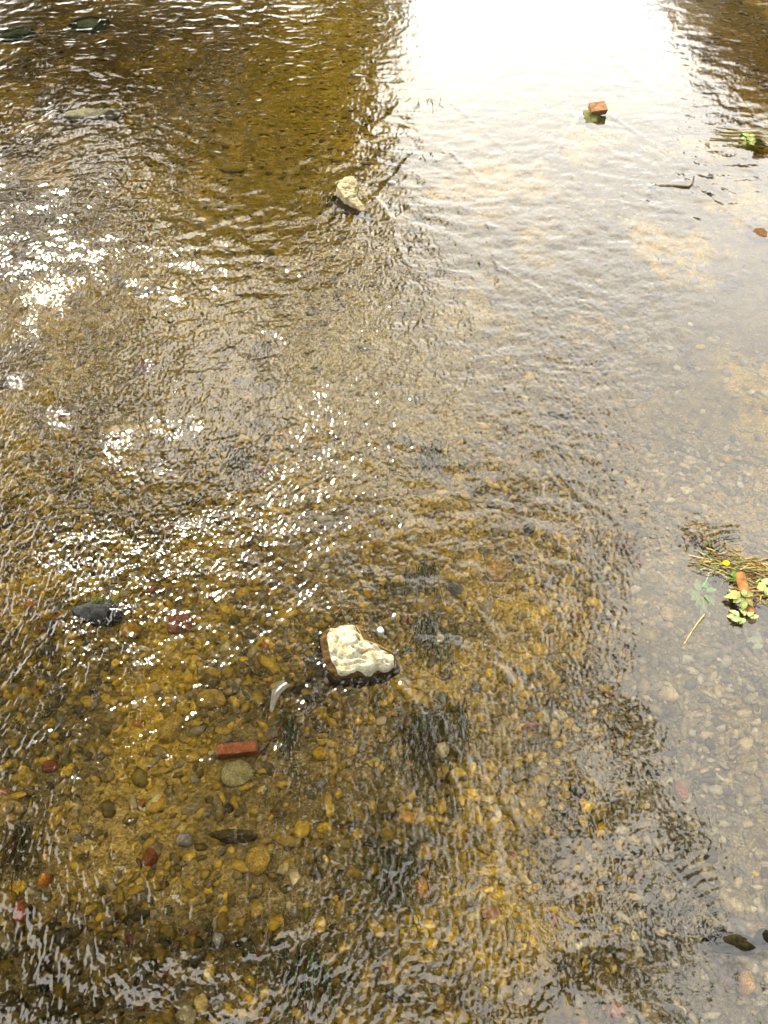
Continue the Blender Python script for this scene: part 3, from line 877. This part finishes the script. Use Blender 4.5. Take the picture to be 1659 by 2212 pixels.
def flower():
    p = at(1568, 1217, .045)
    root = empty('dandelion', p); tag(root, 'single yellow dandelion flower caught on the straw raft', 'flower')
    mb = MB()
    for i in range(40):
        a = i * 2.4; q = .0025 * math.sqrt(i); l = .017 - q * .3
        d = Vector((math.cos(a), math.sin(a), 0)); b = d * q * .2
        tip = b + d * (q + .004) + Vector((0, 0, .010 - q * .25)); s = d.cross(Vector((0, 0, 1))) * .0022
        mb.add([b - s * .5, b + s * .5, tip + s, tip - s], [(0, 1, 2, 3)], (.85, .55, .01))
    mb.build('petals', M_PLANT, root)
    mb = MB(); strand(mb, [Vector((0, 0, 0)), Vector((-.03, .005, -.02)), Vector((-.07, -.01, -.03))], .003, (.35, .38, .10)); mb.build('stem', M_PLANT, root)
flower()
mb = MB(); strand(mb, line_px([(1598, 1240), (1604, 1262), (1612, 1290), (1622, 1328)], [.03, .02, .0, -.01]), .030, (.26, .12, .045), 9, False)
tag(mb.build('stick', M_BARK, loc=at(1612, 1285)), 'thick rust brown stick poking out under the straw raft', 'stick')
p = at(1580, 1248, .03)

def leaf_blade(mb, base, direction, normal, l, w, col, bend=.15, lobes=0):
    """a leaf with a midrib fold and a toothed or lobed edge"""
    d = direction.normalized(); s = d.cross(normal).normalized(); u = s.cross(d)
    n = 8; rows = []
    for i in range(n + 1):
        t = i / n
        ww = w * math.sin(math.pi * min(1, t * .94 + .06)) ** .8
        if lobes: ww *= .72 + .28 * abs(math.cos(t * lobes * math.pi))
        c = base + d * l * t - u * bend * l * t * t
        rows.append((c - s * ww + u * ww * .25, c, c + s * ww + u * ww * .25))
    V = [p for r in rows for p in r]; F = []
    for i in range(n):
        for k in range(2): F.append((i * 3 + k, i * 3 + k + 1, i * 3 + k + 4, i * 3 + k + 3))
    mb.add(V, F, col)

def leafy(name, label, px, py, z, spec, scale, col, stem_to=None, cat='plant'):
    p = at(px, py, z); root = empty(name, p); tag(root, label, cat)
    for (a, l, w, ox, oy) in spec:
        mb = MB(); rr2 = random.Random(int(a * 7 + l * 100))
        d = Vector((math.cos(R(a)), math.sin(R(a)), rr2.uniform(-.1, .25)))
        c = tuple(v * rr2.uniform(.8, 1.2) for v in col)
        leaf_blade(mb, Vector((ox, oy, rr2.uniform(0, .02))) * scale, d, Vector((rr2.uniform(-.4, .4), rr2.uniform(-.4, .4), 1)), l * scale * .92, w * scale * 1.25, c, rr2.uniform(.1, .5), 3)
        mb.build('leaf', M_PLANT, root)
    if stem_to:
        mb = MB(); q = at(*stem_to) - p
        strand(mb, [Vector((0, 0, 0)), q * .5 + Vector((0, 0, .01)), q], .004, tuple(v * .9 for v in col)); mb.build('stem', M_PLANT, root)
    return root
FAN = [(150, .9, .24, 0, 0), (110, .8, .24, .1, .1), (70, .85, .24, .2, .1), (30, .8, .22, .3, 0), (200, .8, .2, 0, -.1), (-20, .7, .2, .4, -.1)]
leafy('leafy_sprig', 'pale sunlit sprig of lobed leaves floating below the brown stick', 1600, 1335, .02, [(160, 1, .26, -.1, .05), (120, 1.0, .26, -.1, .2), (95, .9, .25, .4, .25), (60, .9, .22, .7, .15), (190, .9, .22, 0, -.1), (215, .7, .18, .3, -.1), (20, .8, .2, .8, 0)], .072, (.27, .30, .12), (1606, 1352, .01))
leafy('leafy_sprig', 'green sprig of lobed leaves lying across the brown stick', 1597, 1292, .035, [(165, 1.2, .27, 0, 0), (130, 1.0, .25, .1, .1), (205, .8, .22, .1, -.1), (250, 1.0, .25, .3, -.2), (300, .8, .22, .5, -.1), (20, 1.1, .2, .4, .2), (75, .7, .2, .4, .2)], .075, (.19, .24, .08), (1625, 1310, .02))
leafy('leafy_sprig', 'dark green leaf standing where straw raft and brown stick meet', 1593, 1240, .03, [(170, .7, .3, 0, 0), (230, .9, .35, .1, 0), (280, .8, .3, .2, 0), (340, .7, .25, .3, 0)], .06, (.10, .19, .03))
leafy('round_leaf', 'round yellow green leaves at the right edge below the straw raft', 1655, 1268, .03, [(180, .9, .5, 0, 0), (240, .9, .45, .2, -.2), (90, .9, .4, .2, .3)], .06, (.36, .38, .12))
leafy('water_weed', 'drowned pale green weed left of the brown stick', 1512, 1283, -.012, [(160, 1, .3, 0, 0), (200, .9, .25, 0, -.2), (120, .9, .22, .2, .2), (60, 1.1, .2, .3, .3), (300, 1.1, .3, .3, -.1), (270, 1.1, .25, .1, -.3), (250, 1.0, .2, -.1, -.3), (20, .9, .22, .5, .2), (80, 1.2, .18, .0, .4)], .085, (.26, .38, .15), (1535, 1235, .0))
leafy('water_weed', 'small drowned wisp of green weed at the upper end of the stick', 1517, 1312, -.008, [(250, .9, .15, 0, 0), (290, .9, .15, .1, 0), (70, .9, .13, .1, 0), (110, .7, .14, 0, 0)], .06, (.24, .34, .13))
leafy('water_weed', 'faint green leaves under water at the right edge below the pale sprig', 1645, 1385, -.02, [(170, 1, .25, 0, 0), (200, .9, .22, 0, -.3), (140, .9, .22, .1, .3)], .08, (.28, .36, .2))
# weeds near the upper right edge
rr3 = random.Random(4)
leafy('leafy_plant', 'bright yellow green leafy plant at the right edge below the dark reflection', 1620, 302, .03, [(rr3.uniform(0, 360), rr3.uniform(.7, 1.1), rr3.uniform(.22, .35), rr3.uniform(-.8, .8), rr3.uniform(-1.6, 1.2)) for _ in range(26)], .09, (.21, .27, .07))
leafy('round_leaf', 'big pale round leaf at the right edge behind the leafy plant', 1652, 302, .06, [(95, 1.6, .6, 0, -.8)], .14, (.26, .28, .15))
straw_bunch('straw', 'loose yellow straws drifting left of the leafy plant', [([(rr3.uniform(1530, 1600), y + rr3.uniform(-5, 5)), (rr3.uniform(1600, 1630), y + rr3.uniform(-4, 4)), (1660, y + rr3.uniform(-4, 4))], [.0, .012, .015]) for y in range(278, 312, 3)], .006, STR, at(1600, 295), 6)

# ------------------------------------------------------------------ trees that stand over the stream and mirror in it
def tree(name, label, base, trunk, limbs, blobs, nleaf, leaf, cols, seed, group=None):
    """trunk: points with radii; limbs: lists of points with radii; blobs: (centre, radii, weight) of the crown"""
    root = empty(name, base); tag(root, label, 'tree', group)
    B = Vector(base); rs = np.random.RandomState(seed)
    def part(nm, paths, sides):
        mb = MB()
        for pts, rad in paths: mb.tube([Vector(p) - B for p in pts], rad, sides, (.11, .085, .055))
        return mb.build(nm, M_BARK, root)
    part('trunk', [trunk], 12)
    for l in limbs: part('limb', [l], 8)
    # clumps, twigs to them, and leaves
    W = np.array([b[2] for b in blobs], float); W /= W.sum()
    V, cl = [], []
    tw = MB()
    for bi, (c, rd, w) in enumerate(blobs):
        n = max(int(nleaf * W[bi]), 10)
        nc = max(int(n / 42), 4)
        d = rs.normal(size=(nc, 3)); d /= np.linalg.norm(d, axis=1)[:, None]
        cc = d * (rs.rand(nc, 1) ** .45) * np.array(rd) + np.array(c)
        for q in cc[::3]:
            tw.tube([Vector(c) - B, (Vector(c) * .5 + Vector(q) * .5) - B + Vector(rs.normal(size=3) * .12), Vector(q) - B], [.03, .018, .006], 4, (.09, .07, .045))
        pick = rs.randint(0, nc, n)
        sp = .12 + .12 * rs.rand(nc)
        p = cc[pick] + rs.normal(size=(n, 3)) * (np.mean(rd) * sp[pick])[:, None] * np.array((1, 1, .7))
        V.append(p); tone = .65 + .7 * rs.rand(nc)[pick] * rs.uniform(.8, 1.2, n)
        cl.append(np.array(cols)[rs.randint(0, len(cols), n)] * tone[:, None])
    tw.build('twigs', M_BARK, root)['kind'] = 'stuff'
    p = np.concatenate(V) - np.array(base); cl = np.concatenate(cl); n = len(p)
    a = rs.normal(size=(n, 3)); a[:, 2] -= .4; a /= np.linalg.norm(a, axis=1)[:, None]
    b = np.cross(a, rs.normal(size=(n, 3))); b /= np.linalg.norm(b, axis=1)[:, None]
    l = (leaf * (.7 + .6 * rs.rand(n)))[:, None]
    P = np.stack([p - a * l * .5, p + b * l * .32, p + a * l * .5, p - b * l * .32], 1).reshape(-1, 3)
    F = np.arange(n * 4).reshape(-1, 4)
    me = mesh_np('crown', P, F, np.repeat(cl, 4, 0), False)
    o = link('crown', me, M_LEAF, root); o['kind'] = 'stuff'
    return root

def mirror(px, py, t):
    """where the mirrored line of sight of a pixel has got to after t metres over the water"""
    d = view_dir(px, py); p = at(px, py)
    return tuple(p + Vector((d.x, d.y, -d.z)) * t)
GREEN = [(.045, .07, .014), (.06, .085, .016), (.035, .055, .012), (.075, .09, .02)]

# big tree on the left bank whose boughs reach over the stream
def overhang():
    base = (-8.2, 4.2, .5)
    fork = (-6.8, 4.4, 6.0)
    trunk = ([base, (-7.9, 4.2, 2.0), (-7.4, 4.3, 4.0), fork], [.45, .38, .33, .28])
    rj = random.Random(12)
    HOLES = [(405, 705, 90, 60), (420, 900, 85, 100), (560, 960, 60, 50), (150, 400, 150, 80), (90, 660, 90, 60), (170, 760, 110, 60), (310, 490, 50, 30), (60, 900, 70, 60), (290, 1000, 50, 40), (520, 420, 60, 60), (230, 250, 90, 60), (500, 1130, 60, 70), (880, 1110, 60, 60)]
    def hole(x, y): return any(((x - a) / p) ** 2 + ((y - b) / q) ** 2 < 1 for a, b, p, q in HOLES)
    spots = [(100, 2150, 8, 1.2), (330, 2190, 8, 1.1), (40, 1950, 8.4, 1.2), (600, 2200, 8, 1.0), (120, 1250, 10, 1.3), (420, 1330, 10, 1.2), (700, 1420, 9, 1.1), (150, 1600, 9, 1.3), (480, 1700, 8.5, 1.2), (780, 1750, 8.5, 1.0), (250, 2000, 8, 1.2), (600, 2080, 8, 1.1), (880, 2050, 8, .9),
             (60, 1020, 11, 1.0), (-150, 1300, 10, 1.3), (-150, 1700, 9, 1.3), (950, 1500, 9, .6), (1000, 1850, 8.5, .6)]
    blobs = [(mirror(x, y, t), (r, r, r * .6), r ** 2) for x, y, t, r in spots]
    ends = [(1230, 1790, 8.7, .16), (1330, 1640, 8.9, .17), (1100, 1930, 8.4, .2), (1420, 2060, 8.1, .2), (1380, 1990, 8.3, .14), (1480, 1960, 8.3, .13), (1120, 1480, 9.2, .22), (1310, 1420, 9.2, .17), (1180, 1110, 9.8, .3), (1160, 1300, 9.6, .45), (1365, 1180, 9.6, .2), (1290, 1300, 9.4, .25), (1270, 1520, 9, .26), (1180, 1530, 9, .3), (1120, 1790, 8.6, .2), (1160, 1720, 8.7, .16), (1400, 1700, 8.8, .2), (1440, 1760, 8.8, .14), (1230, 1700, 8.8, .2), (1290, 2090, 8, .28), (1180, 2060, 8, .2), (1440, 2190, 8, .16), (1040, 2000, 8.2, .26), (1340, 1880, 8.5, .18), (1040, 1560, 9, .35), (1060, 1380, 9.2, .3), (1500, 1150, 9.6, .14), (1550, 1170, 9.6, .2), (1090, 1250, 9.5, .38), (1250, 1150, 10, .35), (1120, 1650, 9, .42), (1250, 1950, 8.5, .2), (1080, 2100, 8, .36), (1380, 1560, 9, .28), (1180, 1400, 9, .35), (1350, 2120, 8, .2), (960, 1190, 9.5, .45), (1330, 1750, 8.7, .25), (1480, 1820, 8.6, .22)]
    blobs += [(mirror(x, y, t), (r * 1.4, r * 1.15, r * .8), r * r * 4.5) for x, y, t, r in ends]
    small = []; allpts = []; shade = []
    for gy in range(300, 1150, 62):
        for gx in range(-160, 900, 78):
            x, y = gx + rj.uniform(-34, 34), gy + rj.uniform(-28, 28)
            lim = 780 - 120 * abs(y - 520) / 300
            if hole(x, y) or (x > 560 and rj.random() < .22) or x > lim + 160 or (x < 560 and (y < 1010 and rj.random() < (.12 if y < 640 else .32))): continue
            small.append((x, y, 10.5 + rj.uniform(-1, 1), rj.uniform(.3, .55)))
    for gy in range(380, 1180, 85):                        # the ragged outer edge of the crown
        for gx in range(860, 1280, 85):
            x, y = gx + rj.uniform(-40, 40), gy + rj.uniform(-40, 40)
            if rj.random() < .34 + .35 * (gx - 860) / 420 or hole(x, y) or y < 420 + (x - 860) * .55: continue
            small.append((x, y, 10.2 + rj.uniform(-1, 1), rj.uniform(.16, .36)))
    for gy in range(1120, 2300, 95):
        for gx in range(-100, 1010, 105):
            x, y = gx + rj.uniform(-40, 40), gy + rj.uniform(-40, 40)
            if hole(x, y) or (x > 800 and rj.random() < .35): continue
            small.append((x, y, 9 + rj.uniform(-.8, .8), rj.uniform(.4, .6)))
    blobs += [(mirror(x, y, t), (r, r, r * .7), r * r * 1.1) for x, y, t, r in small]
    for gy in range(330, 1090, 75):                         # sprays that break the sun's path to the water on the left
        for gx in range(-40, 720, 105):
            x, y = gx + rj.uniform(-45, 45), gy + rj.uniform(-30, 30)
            if rj.random() < (.62 if x > 480 else .36): continue
            P_ = at(x, y) + sd * rj.uniform(9.0, 11.5)
            r = rj.uniform(.26, .42)
            blobs.append((tuple(P_), (r, r, r * .7), r * r * 1.2)); shade.append(P_)
    blobs += [((x, y, z), (r, r, r * .6), r * r * 1.3) for x, y, z, r in ((-3.6, 9.9, 7, .7), (-4.5, 10.6, 7.1, .8), (-4.4, 9.7, 6.9, .7), (-3.0, 9.6, 7, .5), (-5.2, 10.2, 7.2, .8), (-4.0, 9.0, 6.9, .6), (-5.0, 11.6, 7.2, .6), (-5.6, 9.3, 7, .8))]  # sprays added to throw shade on the bed at the lower left
    # the stones that stand in full sun: no spray hangs in the sunlight that falls on them
    lit = [at(779, 1400), at(757, 405), at(1290, 231), at(1600, 1290), at(512, 1613), at(740, 700), at(1075, 1228), at(1150, 1400)]
    def off_ray(c, r):
        c = Vector(c)
        return all(((c - p) - sd * (c - p).dot(sd)).length > r + .25 for p in lit)
    blobs = [b for b in blobs if off_ray(b[0], b[1][0])]
    shade = [c for c in shade if off_ray(c, .3)]
    small = [q for q in small if off_ray(mirror(*q[:3]), q[3])]
    limbs = []
    for tgt in ([(60, 1020, 11)], [(-120, 800, 11), (150, 880, 10.8), (420, 800, 10.6), (640, 760, 10.6)], [(-150, 560, 11), (100, 560, 10.8), (330, 580, 10.6), (600, 520, 10.5)], [(-150, 380, 11), (200, 330, 11)], [(120, 1250, 10), (420, 1330, 10), (700, 1420, 9), (1090, 1250, 9.5), (1250, 1150, 10)], [(480, 1700, 8.5), (780, 1750, 8.5), (1000, 1850, 8.5), (1250, 1950, 8.5), (1480, 1820, 8.6)], [(250, 2000, 8), (600, 2080, 8), (880, 2050, 8), (1100, 2100, 8), (1330, 2110, 8)],
                [(-150, 1700, 9)], [(-60, 1060, 12), (60, 1075, 12.2), (200, 1085, 12), (300, 1090, 11.8)], [(-150, 1300, 10), (150, 1600, 9), (950, 1500, 9), (1120, 1650, 9), (1380, 1560, 9)]):
        pts = [Vector(fork)] + [Vector(mirror(*q)) for q in tgt]
        fine = []
        for a_, b_ in zip(pts[:-1], pts[1:]):
            for k in range(4): fine.append(a_.lerp(b_, k / 4) + Vector((random.uniform(-.08, .08), random.uniform(-.08, .08), random.uniform(-.08, .08))))
        fine.append(pts[-1])
        n = len(fine)
        allpts.extend(fine)
        limbs.append((fine, [.16 * (1 - .9 * i / (n - 1)) + .012 for i in range(n)]))
    # a thin bough from the nearest limb carries every outer spray of leaves
    for x, y, t, r in small:
        c_ = Vector(mirror(x, y, t)); q_ = min(allpts, key=lambda w: (w - c_).length)
        if (q_ - c_).length > .3: limbs.append(([q_, q_.lerp(c_, .5) + Vector((0, 0, .12)), c_], [.035, .022, .008]))
    for c_ in shade:
        q_ = min(allpts, key=lambda w: (w - c_).length)
        limbs.append(([q_, q_.lerp(c_, .5) + Vector((0, 0, .12)), c_], [.03, .02, .008]))
    tree('overhanging_tree', 'tall leafy tree on the left bank, seen as dark mirrored boughs', base, trunk, limbs, blobs, 175000, .15, GREEN, 3)
overhang()

def small_tree(name, label, x, y, zb, h, blobs, nleaf, leaf, cols, seed, r=.2):
    base = (x, y, zb)
    top = (x + .2, y, zb + h * .7)
    trunk = ([base, (x + .05, y + .05, zb + h * .3), top], [r, r * .8, r * .35])
    limbs = []
    for i, (c, rd, w) in enumerate(blobs):
        a = Vector(base).lerp(Vector(top), .35 + .5 * (i % 3) / 3)
        m_ = a.lerp(Vector(c), .5) + Vector((0, 0, .15))
        limbs.append(([a, m_, c], [r * .4, r * .25, .02]))
    tree(name, label, base, trunk, limbs, blobs, nleaf, leaf, cols, seed)
# trees up the left bank: their tops end below the sun's gap
small_tree('bank_tree', 'bushy tree up the left bank, mirrored dark at the top of the picture', -3.4, 27, .6, 7,
           [(mirror(700, 300, 16), (1.5, 1.4, 1.6), 3), (mirror(640, 160, 15), (1.7, 1.5, 1.6), 3), (mirror(760, 80, 12), (1.3, 1.2, 1.1), 2), (mirror(560, 300, 16), (1.2, 1.2, 1.3), 2), (mirror(640, 440, 17), (1.0, 1.0, 1.0), 1.2), (mirror(530, 60, 12), (1.5, 1.3, 1.2), 2), (mirror(770, -60, 12), (1.4, 1.2, 1.0), 2), (mirror(745, 170, 16), (.8, .8, .9), 1), (mirror(840, -20, 14), (.6, .6, .5), .6), (mirror(835, 70, 14), (.35, .35, .35), .3), (mirror(790, 250, 16), (.45, .45, .4), .35), (mirror(560, 420, 17), (1.1, 1.1, 1.0), 1.2), (mirror(730, 480, 17), (.9, .9, .8), 1)], 34000, .16, GREEN, 5)
rj2 = random.Random(8)
tall = []
for gy in range(300, 660, 60):
    for gx in range(-120, 580, 80):
        x, y = gx + rj2.uniform(-30, 30), gy + rj2.uniform(-25, 25)
        if (x < 280 and 290 < y < 520 and rj2.random() < .75) or (y > 560 and rj2.random() < .5) or rj2.random() < .12: continue
        tall.append((mirror(x, y, 20), (.75, .75, .6), 1))
small_tree('bank_tree', 'tall loose tree behind the others up the left bank, broken by sky gaps', -8.5, 29, .6, 11, tall, 26000, .17, GREEN, 9, .25)
small_tree('bank_tree', 'dark tree farther left up the bank, mirrored in the upper left corner', -9, 25, .6, 6,
           [(mirror(90, 60, 13), (1.7, 1.5, 1.5), 3), (mirror(260, 20, 13), (1.7, 1.5, 1.3), 3), (mirror(60, 200, 15), (1.2, 1.2, 1.0), 1.5), (mirror(-100, 150, 14), (1.6, 1.5, 1.6), 2), (mirror(400, 30, 12), (1.2, 1.2, .9), 1.5), (mirror(200, 170, 14), (1.2, 1.2, 1.1), 1.5), (mirror(330, 200, 15), (1.2, 1.2, 1.1), 1.5), (mirror(440, 160, 15), (1.2, 1.2, 1.1), 1.5), (mirror(40, 290, 15), (1.1, 1.1, .9), 1), (mirror(430, 330, 16), (1.0, 1.0, .9), 1)], 34000, .16, GREEN, 6)
# dark tree on the right bank
small_tree('bank_tree', 'dense dark tree on the right bank, mirrored in the upper right corner', 14.5, 25.5, .6, 7,
           [(mirror(1640, 40, 17), (1.3, 1.3, 1.5), 3), (mirror(1660, 150, 17), (1.0, 1.0, 1.2), 2), (mirror(1760, 60, 17), (1.7, 1.6, 1.8), 4), (mirror(1590, -40, 16), (1.2, 1.2, 1.0), 2), (mirror(1750, 170, 17), (1.2, 1.2, 1.2), 2), (mirror(1560, 70, 17), (.6, .6, .7), 1), (mirror(1620, 210, 17), (.6, .6, .5), 1), (mirror(1500, -20, 16), (.7, .7, .6), 1), (mirror(1700, 220, 17), (.8, .8, .6), 1), (mirror(1590, 130, 17), (.6, .6, .6), 1), (mirror(1490, 40, 16.5), (.5, .5, .6), 1), (mirror(1540, 140, 17), (.45, .45, .5), .8), (mirror(1600, 240, 17), (.4, .4, .4), .6), (mirror(1660, 255, 17), (.5, .5, .4), .8), (mirror(1450, -40, 16), (.6, .6, .5), 1), (mirror(1900, 60, 17), (1.7, 1.6, 1.8), 3)], 34000, .15, GREEN, 8)
